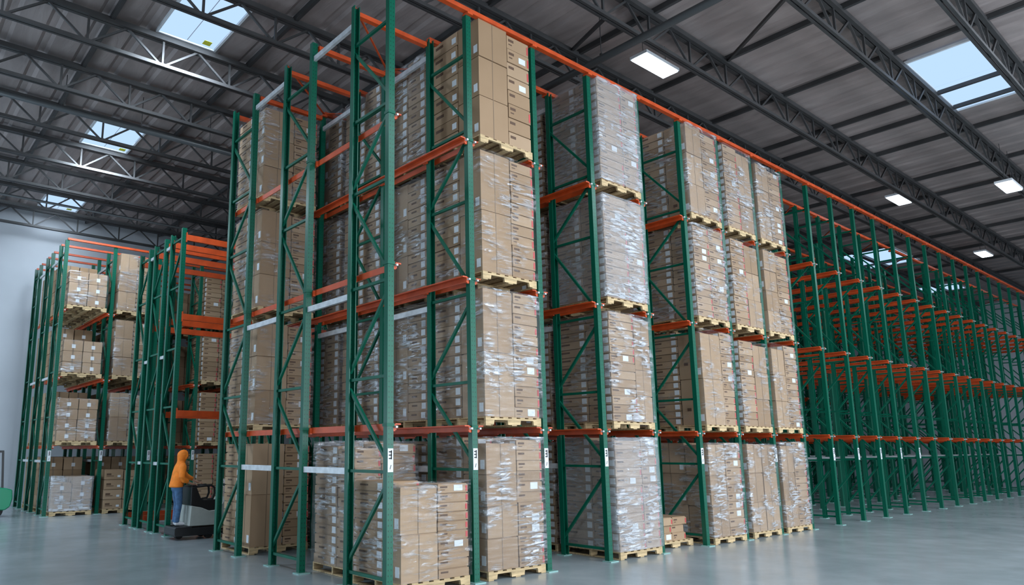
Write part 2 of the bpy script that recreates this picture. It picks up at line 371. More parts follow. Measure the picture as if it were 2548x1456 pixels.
def frame(parent, x, y, D, H, detail, marker=False, front_flip=False):
    """an upright frame: two posts, zigzag bracing, base plates"""
    f = sub('upright_frame', parent, (x, y, 0))
    link('post', post_mesh(H, False), f, (0, 0, .012)); link('post', post_mesh(H, True), f, (0, D, .012))
    kp = 'plate'
    if kp not in mesh_cache: mesh_cache[kp] = MB().box((-.085,-.06,0),(.085,.085,.012)).mesh('base_plate', ['plate'])
    link('base_plate', mesh_cache[kp], f, (0,0,0)); link('base_plate', mesh_cache[kp], f, (0, D-.03, 0))
    bl = brace_list(H, D)
    if detail:
        for i, (p, q) in enumerate(bl):
            k = ('br', i, D, H)
            if k not in mesh_cache: mesh_cache[k] = MB().bar((0, min(max(p[0],.03),D-.03), p[1]), (0, min(max(q[0],.03),D-.03), q[1]), .034, .034, 0, (1,0,0)).mesh('brace', ['green'])
            link('brace', mesh_cache[k], f)
    else:
        k = ('brs', D, H)
        if k not in mesh_cache:
            mb = MB()
            for p, q in bl: mb.bar((0,min(max(p[0],.03),D-.03),p[1]),(0,min(max(q[0],.03),D-.03),q[1]),.034,.034,0,(1,0,0))
            mesh_cache[k] = mb.mesh('bracing', ['green'])
        link('bracing', mesh_cache[k], f)
    if marker:
        k = 'marker'
        if k not in mesh_cache:
            mb = MB(); mb.box((-.036,-.006,1.27),(.036,-.001,1.52))
            for z in (1.49, 1.455, 1.42): mb.box((-.022,-.008,z-.012),(.018,-.006,z), 1)
            mb.bar((-.008,-.007,1.30),(.008,-.007,1.345),.004,.006,1)
            mb.box((.004,-.008,1.405),(.018,-.006,1.5), 1)
            mesh_cache[k] = mb.mesh('location_marker', ['label', 'ink'])
        link('location_marker', mesh_cache[k], f)
    return f
def rail_mesh(side, ylen):
    k = ('rail', side, ylen)
    if k not in mesh_cache:
        s = side; mb = MB()
        mb.box(tuple(min(a,b) for a,b in zip((s*.075,.01,-.075),(s*.088,ylen,.0))), tuple(max(a,b) for a,b in zip((s*.075,.01,-.075),(s*.088,ylen,.0))))
        a, b = sorted((s*.088, s*.15)); mb.box((a,.01,-.016),(b,ylen,0.))
        for r in ROWS:
            if r <= ylen+.1:
                a, b = sorted((s*.043, s*.075)); mb.box((a, max(.012, r-.035), -.085),(b, r+.035, -.01))
        a, b = sorted((s*.055, s*.08)); mb.box((a,-.03,-.05),(b,.01,-.028), 1)
        mesh_cache[k] = mb.mesh('load_rail', ['orange', 'galv'])
    return mesh_cache[k]
def collar_mesh():
    if 'collar' not in mesh_cache: mesh_cache['collar'] = MB().box((-.05,-.008,-.035),(.05,.08,.0)).mesh('bracket', ['green'])
    return mesh_cache['collar']
def rack(name, label, lines, lo, hi, detail, tie_rows):
    r = thing(name, label, 'pallet rack', (lines[0]*PX, 0, 0)); bx = lines[0]*PX
    for i in lines:
        x = i*PX - bx
        for j in range(3):
            f = frame(r, x, ROWS[2*j], FD, HT-.012, detail and i <= 9, marker=(j == 0 and i in (0,1,2,3,5,7,9,10,11,12,13)))
            if detail or j == 0:
                for z in LV: link('bracket', collar_mesh(), f, (0,0,z))
        for z in LV:
            for s in (-1, 1):
                if (s == -1 and i == lo) or (s == 1 and i == hi): continue
                link('load_rail', rail_mesh(s, ROWS[5]), r, (x, 0, z))
        for j in range(2):
            for z in (1.265, 3.33, 6.93):
                k = 'spacer'
                if k not in mesh_cache: mesh_cache[k] = MB().box((-.02,0,-.036),(.02,SP,.036)).mesh('row_spacer', ['galv'])
                if detail or z < 2: link('row_spacer', mesh_cache[k], r, (x, ROWS[2*j+1], z))
    for i in lines:
        if i == hi: continue
        for y in tie_rows:
            if 'tie' not in mesh_cache: mesh_cache['tie'] = MB().box((.0,-.035,0),(PX-.002,.035,.06)).box((-.045,-.045,-.03),(.045,.06,0.0)).mesh('top_tie', ['orange'])
            if i == 0 and y > 0:
                if 'tie0' not in mesh_cache: mesh_cache['tie0'] = MB().box((.05,-.035,-.10),(PX-.048,.035,-.04)).mesh('top_tie', ['orange'])
                link('top_tie', mesh_cache['tie0'], r, (0, y, HT)); continue
            link('top_tie', mesh_cache['tie'], r, (i*PX-bx, y, HT))
        if i % 2 == 0 or i < 5:
            for (ya, yb) in ((ROWS[1], ROWS[2]), (ROWS[3], ROWS[4])):
                k = ('plan', i % 2)
                if k not in mesh_cache:
                    mesh_cache[k] = (MB().bar((0,0,.03),(PX,SP,.03),.022) if i % 2 == 0 else MB().bar((PX,0,.03),(0,SP,.03),.022)).mesh('plan_brace', ['orange'])
                link('plan_brace', mesh_cache[k], r, (i*PX-bx, ya, HT))
    return r
rack('pallet_rack', 'tall green drive-in rack with orange rails, filled with wrapped carton loads', list(range(0, 9)), 0, 26, True, ROWS)
rack('pallet_rack', 'long empty green drive-in rack with bare orange rails beyond the loaded lanes', list(range(9, 27)), 0, 26, False, [ROWS[0], ROWS[1], ROWS[3], ROWS[5]])

# middle rack: selective bays with wide orange beams, mostly empty
B2Y = [6.83, 7.50, 7.79, 8.48, 8.75, 9.42]; BAY = 2.05
r2 = thing('pallet_rack', 'lower empty green rack with wide orange beams behind the person on pallet truck', 'pallet rack', (.06, 6.83, 0))
for i in range(5):
    for j in range(3):
        frame(r2, i*BAY, B2Y[2*j]-6.83, B2Y[2*j+1]-B2Y[2*j], 5.72, i < 2, marker=False)
    for j in range(2):
        for z in (1.265, 3.3, 5.5):
            MB().box((-.018,0,-.03),(.018,B2Y[2*j+2]-B2Y[2*j+1],.03)).build('row_spacer', ['galv'], r2, (i*BAY, B2Y[2*j+1]-6.83, z)) if i < 2 else None
mbm = MB().box((.03,-.03,-.065),(BAY-.03,.025,.05)).box((.025,-.035,-.1),(.045,.03,.09)).box((BAY-.045,-.035,-.1),(BAY-.025,.03,.09)).mesh('beam', ['orange'])
for i in range(4):
    for z, rows in ((2.19, (0,1) if i < 4 else (0,)), (4.0, (0,1,3) if i < 4 else (0,5)), (5.55, (0,1,2,3,5) if i < 4 else (0,5)), (.2, (3,5) if i == 0 else ())):
        for j in rows: link('beam', mbm, r2, (i*BAY, B2Y[j]-6.83, z))

# second empty rack standing behind the long empty one
r4 = thing('pallet_rack', 'second empty green rack seen through the bare posts of the long empty rack', 'pallet rack', (9.1, 6.83, 0))
for i in range(19):
    x = i*PX
    for j in range(3): frame(r4, x, B2Y[2*j]-6.83, B2Y[2*j+1]-B2Y[2*j], HT, False)
    for z in LV:
        for s in (-1, 1):
            if (s == -1 and i == 0) or (s == 1 and i == 18): continue
            link('load_rail', rail_mesh(s, 2.6), r4, (x, 0, z))
# far-left rack
B3X, B3P, B3Y, B3H = -.85, 1.15, [12.5, 13.2, 14.05, 14.75, 15.6, 16.3], 6.67
r3 = thing('pallet_rack', 'far green rack against the white wall holding loads of labelled cartons', 'pallet rack', (B3X, 12.5, 0))
for i in range(7):
    for j in range(3):
        f = frame(r3, i*B3P, B3Y[2*j]-12.5, B3Y[2*j+1]-B3Y[2*j], B3H, i < 2, marker=(j == 0))
    for z in (1.64, 3.28, 4.95):
        for s in (-1, 1):
            if (s == -1 and i == 0) or (s == 1 and i == 6): continue
            link('load_rail', rail_mesh(s, 3.8), r3, (i*B3P, 0, z))
    for j in range(2):
        for z in (1.265, 3.3, 6.3):
            if i < 2: MB().box((-.018,0,-.03),(.018,B3Y[2*j+2]-B3Y[2*j+1],.03)).build('row_spacer', ['galv'], r3, (i*B3P, B3Y[2*j+1]-12.5, z))
tm = MB().box((0,-.03,0),(B3P-.002,.03,.05)).mesh('top_tie', ['orange'])
for i in range(6):
    for y in B3Y: link('top_tie', tm, r3, (i*B3P, y-12.5, B3H+.012))

# ------------------------------------------------------------------ pallets, cartons, stretch wrap
def stringer_poly(w, h):
    n = .022
    return [(0,0),(.14*w,0),(.15*w,.055*1),(.38*w,.055),(.39*w,0),(.61*w,0),(.62*w,.055),(.85*w,.055),(.86*w,0),(w,0),(w,h),(0,h)]
def pallet(x, y, z, w, d, label, group, detail):
    p = thing('wooden_pallet', label, 'pallet', (x, y, z), group=group)
    k = ('pal', round(w,3), round(d,3))
    if k not in mesh_cache:
        st = MB().prism(stringer_poly(w, .077), 'y', 0, .03).mesh('stringer', ['wood'], recalc=True)
        db = MB().box((0,0,0),(.085,d,.014)).mesh('deck_board', ['wood'])
        full = MB()
        for yy in (0, d/2-.015, d-.03): full.prism([(a, b+.012) for a, b in stringer_poly(w, .077)], 'y', yy, yy+.03)
        for i in range(7):
            a = i*(w-.085)/6; full.box((a,0,.0895),(a+.085,d,.1035))
        for i in (0, 3, 6):
            a = i*(w-.085)/6; full.box((a,0,0),(a+.085,d,.0118))
        mesh_cache[k] = (st, db, full.mesh('wooden_pallet', ['wood'], recalc=True))
    st, db, full = mesh_cache[k]
    if detail:
        for yy in (0, d/2-.015, d-.03): link('stringer', st, p, (0, yy, .0125))
        for i in range(7): link('deck_board', db, p, (i*(w-.085)/6, 0, .09))
        for i in (0, 3, 6): link('deck_board', db, p, (i*(w-.085)/6, 0, -.002+.002))
    else:
        link('pallet_body', full, p)
    return p

SPECS = []      # every carton: x,y,z,w,d,h, style, label, group, exposed front?, exposed left?
RNG = random.Random(3)
def carton_geo(mb, x, y, z, w, d, h, style, rnd, with_label=True):
    """style: F flat, T tall, M medium (white label in the middle), B box; slots 0 card 1 print 2 label 3 tape 4 red"""
    gz = min(.012, h*.1); gi = .012
    mb.box((x,y,z),(x+w,y+d,z+h-gz), 0); mb.box((x+gi,y+gi,z+h-gz),(x+w-gi,y+d-gi,z+h), 0)
    e = .0025
    if style == 'T':
        mb.box((x+w*.47,y-e,z+.004),(x+w*.49,y,z+h-.004), 3)
        mb.box((x-e,y+d*.47,z+.004),(x,y+d*.49,z+h-.004), 3)
        if rnd % 3 == 0: mb.box((x-e,y+d*.60,z+h*.30),(x,y+d*.78,z+h*.30+.05), 1)
    elif style == 'F':
        mb.box((x+.03,y-e,z+h*.55),(x+.03+w*.24,y,z+h*.74), 1)
        if rnd % 2: mb.box((x+.035,y-e,z+h*.30),(x+.03+w*.16,y,z+h*.38), 1)
        mb.box((x-e,y+d*.52,z+h*.5),(x,y+d*.80,z+h*.70), 1)
        if rnd % 4 != 0: mb.box((x+w-.035,y-e,z+h*.15),(x+w-.006,y,z+h*.75), 4)
    elif style == 'M':
        mb.box((x+w*.46,y-e*.6,z+.002),(x+w*.54,y,z+h-.002), 3)
        mb.box((x-e,y+d*.4,z+h*.4),(x,y+d*.6,z+h*.6), 1)
    elif style == 'B':
        mb.box((x+w*.1,y-e,z+h*.3),(x+w*.5,y,z+h*.36), 1); mb.box((x+w*.1,y-e,z+h*.42),(x+w*.35,y,z+h*.6), 1)
        mb.box((x,y-e*.6,z+h*.93),(x+w,y,z+h*.95), 3)
def label_geo(mb, x, y, z, w, d, h, style, rnd, li=2):
    e = .004; lh = min(.085, h*.66)
    if style in 'F':
        mb.box((x-e,y+.025,z+h*.2),(x-.0005,y+.025+.085,z+h*.2+lh), li)
        if rnd % 9 == 0: mb.box((x+w*.52,y-e,z+h*.2),(x+w*.52+.13,y-.0005,z+h*.2+lh), li)
    elif style == 'M':
        mb.box((x+w*.42,y-e,z+h*.25),(x+w*.42+.085,y-.0005,z+h*.25+.09), li)
    elif style == 'T':
        mb.box((x-e,y+.03,z+.06),(x-.0005,y+.10,z+.17), li)
    else:
        mb.box((x+w*.7,y-e,z+h*.2),(x+w*.7+.07,y-.0005,z+h*.2+.05), li)
STY = {'F': 'flat brown', 'T': 'tall brown', 'M': 'labelled', 'B': 'square brown'}
def column(x, y, z, w, d, H, style, n, cname, where, group, front, left, loose=.006):
    h = H/n; zz = z
    for i in range(n):
        hh = h
        jx, jy = RNG.uniform(-loose, loose), RNG.uniform(-loose, loose)
        pos = 'bottom' if i == 0 and n > 1 else 'top' if i == n-1 and n > 1 else ORD[min(i,15)] + ' up' if n > 1 else 'single'
        SPECS.append(dict(b=(x+.008+jx, y+.008+jy, zz+.001, w-.016, d-.016, hh-.003), s=style, label=f'{STY[style]} carton, {pos} in {cname} column, {where}', group=group, fr=front, lf=left, r=RNG.randrange(60)))
        zz += hh
def load(x, y, z, w, d, H, cols, where, wrap=1, front=True, left=False, detail=False, split=.5, ysplit=.42, over=.0, whigh=1.0, wlow=0.0, pdep=None):
    """pallet + 2x2 columns of cartons + film.  cols = FL, FR, BL, BR as (style, layers, height factor)"""
    pallet(x, y, z, w, pdep or d, 'wooden pallet under ' + where, 'wooden pallets under carton loads', detail)
    zc = z+.1045; o = over
    xs = x - o; W = w + 2*o; ys = y + .005; Dp = d - .01
    wl, dl = W*split, Dp*ysplit
    cells = [(xs, ys, wl, dl), (xs+wl, ys, W-wl, dl), (xs, ys+dl, wl, Dp-dl), (xs+wl, ys+dl, W-wl, Dp-dl)]
    nm = ['front left', 'front right', 'rear left', 'rear right']
    g = 'cartons of the ' + where
    hmax = 0
    for i, c in enumerate(cols):
        if not c: continue
        a = cells[i]; hh = H*(c[2] if len(c) > 2 else 1); hmax = max(hmax, hh)
        column(a[0], a[1], zc, a[2], a[3], hh, c[0], c[1], nm[i], where, g, front and i < 2, left and i in (0, 2))
    if wrap:
        film(xs, ys, zc + hmax*wlow, W, Dp, hmax*(whigh-wlow), 'clear stretch film around ' + where, wrap)
def film(x, y, z, w, d, h, label, strength):
    gx, gz = 14, 26; mb = MB(); cx, cy = x+w/2, y+d/2; e = .022
    per = []
    for i in range(gx): per.append((x-e+(w+2*e)*i/gx, y-e))
    for i in range(gx): per.append((x+w+e, y-e+(d+2*e)*i/gx))
    for i in range(gx): per.append((x+w+e-(w+2*e)*i/gx, y+d+e))
    for i in range(gx): per.append((x-e, y+d+e-(d+2*e)*i/gx))
    n = len(per); sd = RNG.uniform(0, 50)
    for k in range(gz+1):
        zz = z + .004 + (h+.0)*k/gz
        for (px, py) in per:
            q = noise.noise(Vector((px*5+sd, py*5, zz*7)))*.010
            dx, dy = px-cx, py-cy; L = max(abs(dx)/w, abs(dy)/d)*2
            mb.v.append((px + q*dx/(w/2), py + q*dy/(d/2), zz + (0 if k in (0,) else noise.noise(Vector((px*3+sd, py*3, 9.1)))*.012*(k/gz)) - cz0(z)))
    for k in range(gz):
        for i in range(n):
            mb.f.append((k*n+i, k*n+(i+1)%n, (k+1)*n+(i+1)%n, (k+1)*n+i)); mb.m.append(0)
    o = mb.build('stretch_film', ['wrap%d' % strength], smooth=True)
    for v in o.data.vertices: v.co.x -= cx; v.co.y -= cy
    o.location = (cx, cy, z); tag(o, label, 'plastic film', 'stretch film around carton loads')
def cz0(z): return z

LNAME = ['floor', 'first-shelf', 'second-shelf', 'top-shelf']
ZL = [.002, LV[0]+.002, LV[1]+.002, LV[2]+.002]
def lane(i): return ['corner lane', 'second lane', 'third lane', 'fourth lane', 'fifth lane', 'sixth lane', 'seventh lane', 'eighth lane'][i]
T, F, B_, Md = 'T', 'F', 'B', 'M'
# lane 1 (second lane): full, four deep
fronts1 = [
    ([(T,4,.97),(F,12,1.0),(F,12,1.02),(F,12,1.02)], 1.52, 2),
    ([(T,2,1.0),(F,12,1.0),(F,12,1.0),(F,12,1.0)], 1.60, 2),
    ([(T,2,1.0),(F,11,.99),(F,11,1.0),(F,11,1.0)], 1.62, 1),
    ([(T,3,1.0),(F,8,.97),(F,8,1.0),(F,8,1.0)], 1.68, 0)]
for L in range(4):
    for k in range(4):
        y = -.02 + 1.12*k; depth = ['front', 'second-row', 'third-row', 'rear'][k]
        where = f'{depth} {LNAME[L]} load in second lane'
        cols, H, wr = fronts1[L]
        if k: cols = [(F,12,RNG.uniform(.9,1)),(F,12,RNG.uniform(.9,1)),(RNG.choice('FFT'),RNG.choice((3,12)) if False else 12,RNG.uniform(.9,1)),(F,12,1)]
        if k: cols = [(c[0], 3 if c[0] == 'T' else 12, c[2]) for c in cols]
        if k: wr = 2 if L else 1
        load(1.40, y, ZL[L], .98, 1.02, H, cols, where, wr, front=(k == 0), left=True, detail=(k == 0), split=.53 if L in (0,1) else .55, whigh=(.62 if L == 3 and not k else 1))
# lane 3 (fourth lane)
f3 = [([(F,12,1.),(F,12,1.02),(F,12,1.03),(F,12,1.03)], 1.52, 3, .62),
      ([(F,13,1.),(T,4,.97),(F,13,1.),(F,13,1.)], 1.60, 2, .60),
      ([(F,13,1.),(F,11,1.),(F,13,1.),(F,13,1.)], 1.60, 3, .58),
      ([(T,1,1.),(T,3,1.),(F,13,1.),(F,13,1.)], 1.68, 3, .6)]
for L in range(4):
    for k in range(2):
        where = f'{["front","second-row"][k]} {LNAME[L]} load in fourth lane'
        cols, H, wr, sp = f3[L]
        if k: cols = [(F,13,.97),(F,13,.97),(F,13,1.),(F,13,1.)]
        if L == 3 and k == 0: cols = [(F,13,1.),(F,13,1.),(F,13,1.),(F,13,1.)]
        load(3.90, -.02+1.14*k, ZL[L], 1.0, 1.04, H, cols, where, wr if not k else 1, front=(k == 0), left=True, detail=(k == 0), split=sp)
# lane 5 (sixth)
f5 = [([(T,3,.98),(F,11,1.0),(T,3,1.0),(F,11,1.)], 1.50, 2, .5),
      ([(T,2,.98),(F,13,1.02),(F,13,1.02),(F,13,1.)], 1.56, 1, .62),
      ([(F,13,1.0),(F,13,1.02),(F,13,1.02),(F,13,1.)], 1.60, 2, .5),
      ([(T,3,1.0),(F,12,.97),(F,12,1.),(F,12,1.)], 1.66, 2, .5)]
for L in range(4):
    for k in range(2 if L < 4 else 1):
        where = f'{["front","second-row"][k]} {LNAME[L]} load in sixth lane'
        cols, H, wr, sp = f5[L]
        if k: cols = [(F,12,.97)]*4
        load(6.36, -.02+1.14*k, ZL[L], 1.0, 1.04, H, cols, where, wr if not k else 1, front=(k == 0), left=True, detail=(k == 0), split=sp)
f6 = [([(T,3,1.),(T,3,.99),(F,12,1.),(F,12,1.)], 1.48, 2),
      ([(F,12,1.),(T,3,.97),(F,12,1.),(F,12,1.)], 1.52, 1),
      ([(F,12,1.),(T,3,.97),(F,12,1.),(F,12,1.)], 1.60, 1),
      ([(F,12,1.),(T,3,.97),(F,12,1.),(F,12,1.)], 1.62, 2)]
f7 = [([(T,3,.98),(F,12,1.03),(F,12,1.),(F,12,1.)], 1.48, 2),
      ([(T,3,.96),(F,13,1.02),(F,12,1.),(F,12,1.)], 1.54, 1),
      ([(T,4,1.0),(F,13,.98),(F,12,1.),(F,12,1.)], 1.60, 1),
      ([(T,3,1.0),(F,13,.97),(F,12,1.),(F,12,1.)], 1.55, 2)]
for L in range(4):
    load(7.62, -.02, ZL[L], .98, 1.04, f6[L][1], f6[L][0], f'front {LNAME[L]} load in seventh lane', f6[L][2], left=True, detail=(L in (0,)))
    load(8.84, -.02, ZL[L], .98, 1.04, f7[L][1], f7[L][0], f'front {LNAME[L]} load in eighth lane', f7[L][2], left=False, detail=(L in (0,)))
# lane 0 (corner lane): two floor loads in front, a full column of loads at the rear
load(.13, -.02, ZL[0], .98, .93, 1.0, [(T,2,1.0),(F,10,1.02),(F,10,1.05),(F,10,1.0)], 'short front floor load in corner lane', 1, left=True, detail=True, split=.53, ysplit=.35, whigh=1)
load(.24, 1.05, ZL[0], .94, .95, 1.48, [(F,12,.96),(F,12,1.0),(F,12,.98),(F,12,1.02)], 'second floor load in corner lane', 2, left=True, detail=True, split=.42)
for L in range(4):
    load(.17, 3.72, ZL[L], .97, 1.0, [1.5,1.56,1.58,1.5][L], [(T,[2,3,3,3][L],1.0),(F,12,.99),(F,12,1.0),(F,12,1.0)], f'rear {LNAME[L]} load in corner lane', 1 if L else 0, front=True, left=True, detail=(L < 2), split=.55)
# small pallet in the fifth lane
where = 'low floor load in fifth lane'
pallet(5.17, .22, ZL[0], .95, 1.0, 'wooden pallet under low floor load in fifth lane', 'wooden pallets under carton loads', True)
for i, (a, b, w_) in enumerate(((5.17,.24,.36),(5.17,.26,.34),(5.17,.24,.38))):
    for q in range(2):
        SPECS.append(dict(b=(a+.05+q*w_*1.02+(.02 if i == 1 else 0), b, ZL[0]+.105+i*.117, w_, .5, .115), s='F', label=f'flat brown carton, {["bottom","middle","top"][i]} layer, {["left","right"][q]} half, low floor load in fifth lane', group='cartons of the low stack', fr=True, lf=True, r=i*7+q))
# far-left rack loads
Z3 = [.002, 1.642, 3.282, 4.952]
for L in range(4):
    n, H = [(3,.80),(4,1.02),(3,.80),(3,.86)][L]
    x = B3X + .1
    where = f'{LNAME[L]} load in corner lane of far-left rack'
    pallet(x, 12.46, Z3[L], .92, .95, 'wooden pallet under ' + where, 'wooden pallets under carton loads', False)
    g = 'cartons of the ' + where
    for c in range(2):
        for rr in range(2):
            column(x+c*.45, 12.465+rr*.46, Z3[L]+.105, .445, .455, H*(1 if c else (.82 if L == 0 else 1)), 'M', n, ['front left','front right','rear left','rear right'][c+2*rr], where, g, rr == 0, c == 0)
    film(x, 12.465, Z3[L]+.106, .90, .91, H, 'clear stretch film around ' + where, 3 if L == 0 else 1)
for L, (n, H, st) in enumerate(((4, .95, 'B'), (2, 1.2, 'T'), (3, 1.42, 'T'), (3, 1.50, 'T'))):
    x = B3X + B3P + .12; where = f'{LNAME[L]} load in second lane of far-left rack'
    pallet(x, 12.46, Z3[L], .92, .95, 'wooden pallet under ' + where, 'wooden pallets under carton loads', False)
    for c in range(2):
        column(x+c*.45, 12.465, Z3[L]+.105, .445, .9, H*(1 if c == 0 else .97), st if c == 0 or L == 0 else 'F', n if c == 0 or L == 0 else n*4, ['left','right'][c], where, 'cartons of the ' + where, True, c == 0)
    if L: film(x, 12.465, Z3[L]+.106, .90, .90, H, 'clear stretch film around ' + where, 1)
for bay in (3, 4):
    for L in range(4):
        x = B3X + bay*B3P + .13; where = f'{LNAME[L]} load in {ORD[bay]} lane of far-left rack'
        pallet(x, 12.46, Z3[L], .92, .95, 'wooden pallet under ' + where, 'wooden pallets under carton loads', False)
        for c in range(2):
            column(x+c*.45, 12.465, Z3[L]+.105, .445, .9, 1.32, 'F', 10, ['left','right'][c], where, 'cartons of the ' + where, True, c == 0)

for bay in range(5):
    for L in range(4):
        for k, y in enumerate((13.62, 15.0) if bay < 2 else (15.0,)):
            x = B3X + bay*B3P + .12; where = f'{LNAME[L]} load {["second","third"][k]} row of {ORD[bay]} lane of far-left rack'
            if bay < 2: pallet(x, y, Z3[L], .92, .95, 'wooden pallet under ' + where, 'wooden pallets under carton loads', False)
            else: pallet(x, y, Z3[L], .92, .95, 'wooden pallet under rear ' + where, 'wooden pallets under carton loads', False)
            for c in range(2): column(x+c*.45, y+.01, Z3[L]+.105, .445, .9, 1.25, 'M', 4, 'left', where, 'cartons deep in the far-left rack', False, False)
# rank cartons by how large they show; the 300 largest become things of their own
def shown(s):
    x, y, z, w, d, h = s['b']; c = Vector((x+w/2, y+d/2, z+h/2)); v = CAM - c; r2 = v.length_squared; v.normalize()
    a = 0
    if s['fr']: a += w*h*max(0, -v.y)
    if s['lf']: a += d*h*max(0, -v.x)*(.6 if y > .3 else 1)
    return a/r2
SPECS.sort(key=shown, reverse=True)
NIND = 298
cmesh = {}
CM = ['card', 'print', 'label', 'tape', 'red']
for s in SPECS[:NIND]:
    x, y, z, w, d, h = s['b']; rk = s['r'] % 12
    k = (round(w,3), round(d,3), round(h,3), s['s'], rk)
    if k not in cmesh:
        mb = MB(); carton_geo(mb, 0, 0, 0, w, d, h, s['s'], rk)
        lb = MB(); label_geo(lb, 0, 0, 0, w, d, h, s['s'], rk if s['s'] == 'F' else 1, 0)
        cmesh[k] = (mb.mesh('carton', CM), lb.mesh('shipping_label', ['label']))
    o = link('carton', cmesh[k][0], None, (x, y, z)); tag(o, s['label'], 'carton', s['group'])
    if (s['s'] != 'T' or s['lf']): link('shipping_label', cmesh[k][1], o)['label'] = 'white shipping label'
rest = MB()
for s in SPECS[NIND:]:
    carton_geo(rest, *s['b'], s['s'], s['r'] % 12)
    label_geo(rest, *s['b'], s['s'], s['r'] % 12 if s['s'] == 'F' else 1)
tag(rest.build('carton_mass', CM), 'mass of brown cartons stacked deep inside the racks behind the front loads', 'cartons', kind='stuff')

# ------------------------------------------------------------------ person
def skin_mesh(name, joints, edges, m, levels=2, root=0):
    me = bpy.data.meshes.new(name); me.from_pydata([j[:3] for j in joints], edges, [])
    o = bpy.data.objects.new(name, me); C.objects.link(o)
    sk = o.modifiers.new('s', 'SKIN'); ss = o.modifiers.new('u', 'SUBSURF'); ss.levels = ss.render_levels = levels
    for i, v in enumerate(me.skin_vertices[0].data):
        r = joints[i][3]; v.radius = r if isinstance(r, tuple) else (r, r); v.use_root = (i == root)
    dg = bpy.context.evaluated_depsgraph_get(); ev = o.evaluated_get(dg)
    nm = bpy.data.meshes.new_from_object(ev); nm.name = name
    bpy.data.objects.remove(o); nm.materials.clear(); nm.materials.append(M[m])
    nm.polygons.foreach_set('use_smooth', [True]*len(nm.polygons)); return nm
PS = 1.27/1.76
def ps(me): me.transform(Matrix.Scale(PS, 4)); return me
person = thing('person', 'person in orange hooded sweatshirt and blue jeans standing on the pallet truck platform', 'person', (.0, 6.3, .232))
J = [(-.01,0,.95,(.10,.13)), (.0,0,1.15,(.10,.13)), (.03,0,1.36,(.09,.13)), (.06,0,1.50,(.05,.055)), (.10,0,1.57,(.075,.075)), (.115,0,1.68,(.085,.09)), (.11,0,1.735,(.05,.06)),
     (0,-.09,.86,.085), (.03,-.10,.50,.058), (-.02,-.10,.10,.034), (.08,-.105,.045,.03), (.13,-.105,.04,.024),
     (0,.09,.86,.085), (.05,.10,.50,.058), (.02,.10,.10,.034), (.12,.105,.045,.03), (.17,.105,.04,.024),
     (.04,-.19,1.37,.045), (.0,-.26,1.14,.04), (.20,-.21,1.0,.033), (.27,-.19,.972,.03), (.33,-.18,.96,.028),
     (.065,.19,1.37,.045), (.26,.26,1.19,.04), (.47,.20,1.04,.033), (.54,.18,1.0,.03), (.60,.17,.985,.028)]
E_ = [(0,1),(1,2),(2,3),(3,4),(4,5),(5,6),(0,7),(7,8),(8,9),(9,10),(10,11),(0,12),(12,13),(13,14),(14,15),(15,16),(2,17),(17,18),(18,19),(19,20),(20,21),(2,22),(22,23),(23,24),(24,25),(25,26)]
body = ps(skin_mesh('person_body', J, E_, 'skin'))
link('body', body, person)
def fingers(wx, wy, wz, side):
    mb = []
    for k in range(4):
        yy = wy + (k-1.5)*.019
        L = [.07,.08,.075,.06][k]
        j = [(wx-.02,yy,wz,.009), (wx+.03,yy,wz+.005,.0095), (wx+.03+L*.5,yy,wz-.008,.0085), (wx+.03+L*.7,yy,wz-.04,.0075)]
        mb.append(ps(skin_mesh('finger', j, [(0,1),(1,2),(2,3)], 'skin', 1)))
    j = [(wx-.01,wy+side*.02,wz,.010), (wx+.02,wy+side*.045,wz-.008,.010), (wx+.055,wy+side*.05,wz-.025,.0085)]
    mb.append(ps(skin_mesh('thumb', j, [(0,1),(1,2)], 'skin', 1)))
    return mb
for args in ((.33,-.18,.96,1), (.60,.17,.985,-1)):
    for q in fingers(*args): link(q.name.split('.')[0], q, person)
def loft(mb, lv, n=20):
    base = len(mb.v)
    for cx, cy, z, rx, ry in lv:
        for k in range(n):
            t = 2*math.pi*k/n; mb.v.append((cx+rx*math.cos(t), cy+ry*math.sin(t), z))
    for i in range(len(lv)-1):
        for k in range(n): mb.f.append((base+i*n+k, base+i*n+(k+1)%n, base+(i+1)*n+(k+1)%n, base+(i+1)*n+k)); mb.m.append(0)
    mb.f.append(tuple(base+k for k in range(n-1,-1,-1))); mb.f.append(tuple(base+(len(lv)-1)*n+k for k in range(n))); mb.m += [0, 0]
def remeshed(name, mb, m, vox=.014, it=4):
    me = mb.mesh(name, [m], recalc=True); o = bpy.data.objects.new(name, me); C.objects.link(o)
    r = o.modifiers.new('r', 'REMESH'); r.mode = 'VOXEL'; r.voxel_size = vox
    sm = o.modifiers.new('s', 'SMOOTH'); sm.iterations = it; sm.factor = .5
    dg = bpy.context.evaluated_depsgraph_get(); nm = bpy.data.meshes.new_from_object(o.evaluated_get(dg)); nm.name = name
    bpy.data.objects.remove(o); nm.materials.clear(); nm.materials.append(M[m])
    nm.polygons.foreach_set('use_smooth', [True]*len(nm.polygons)); return nm
hd = MB()
loft(hd, [(-.035,0,.895,.150,.190),(-.035,0,.92,.165,.205),(-.03,0,.96,.160,.200),(-.005,0,1.10,.152,.198),(.02,0,1.25,.148,.208),(.04,0,1.37,.132,.212),(.05,0,1.44,.112,.165),(.055,0,1.50,.085,.10)])
hd.tube([(.05,0,1.42),(.06,0,1.52),(.075,0,1.60),(.085,0,1.67),(.08,0,1.735),(.065,0,1.78)], [.11,.098,.118,.128,.108,.05], 16)
hd.tube([(.13,-.09,1.56),(.17,-.098,1.64),(.165,-.075,1.72),(.15,0,1.765),(.165,.075,1.72),(.17,.098,1.64),(.13,.09,1.56)], .026, 8)
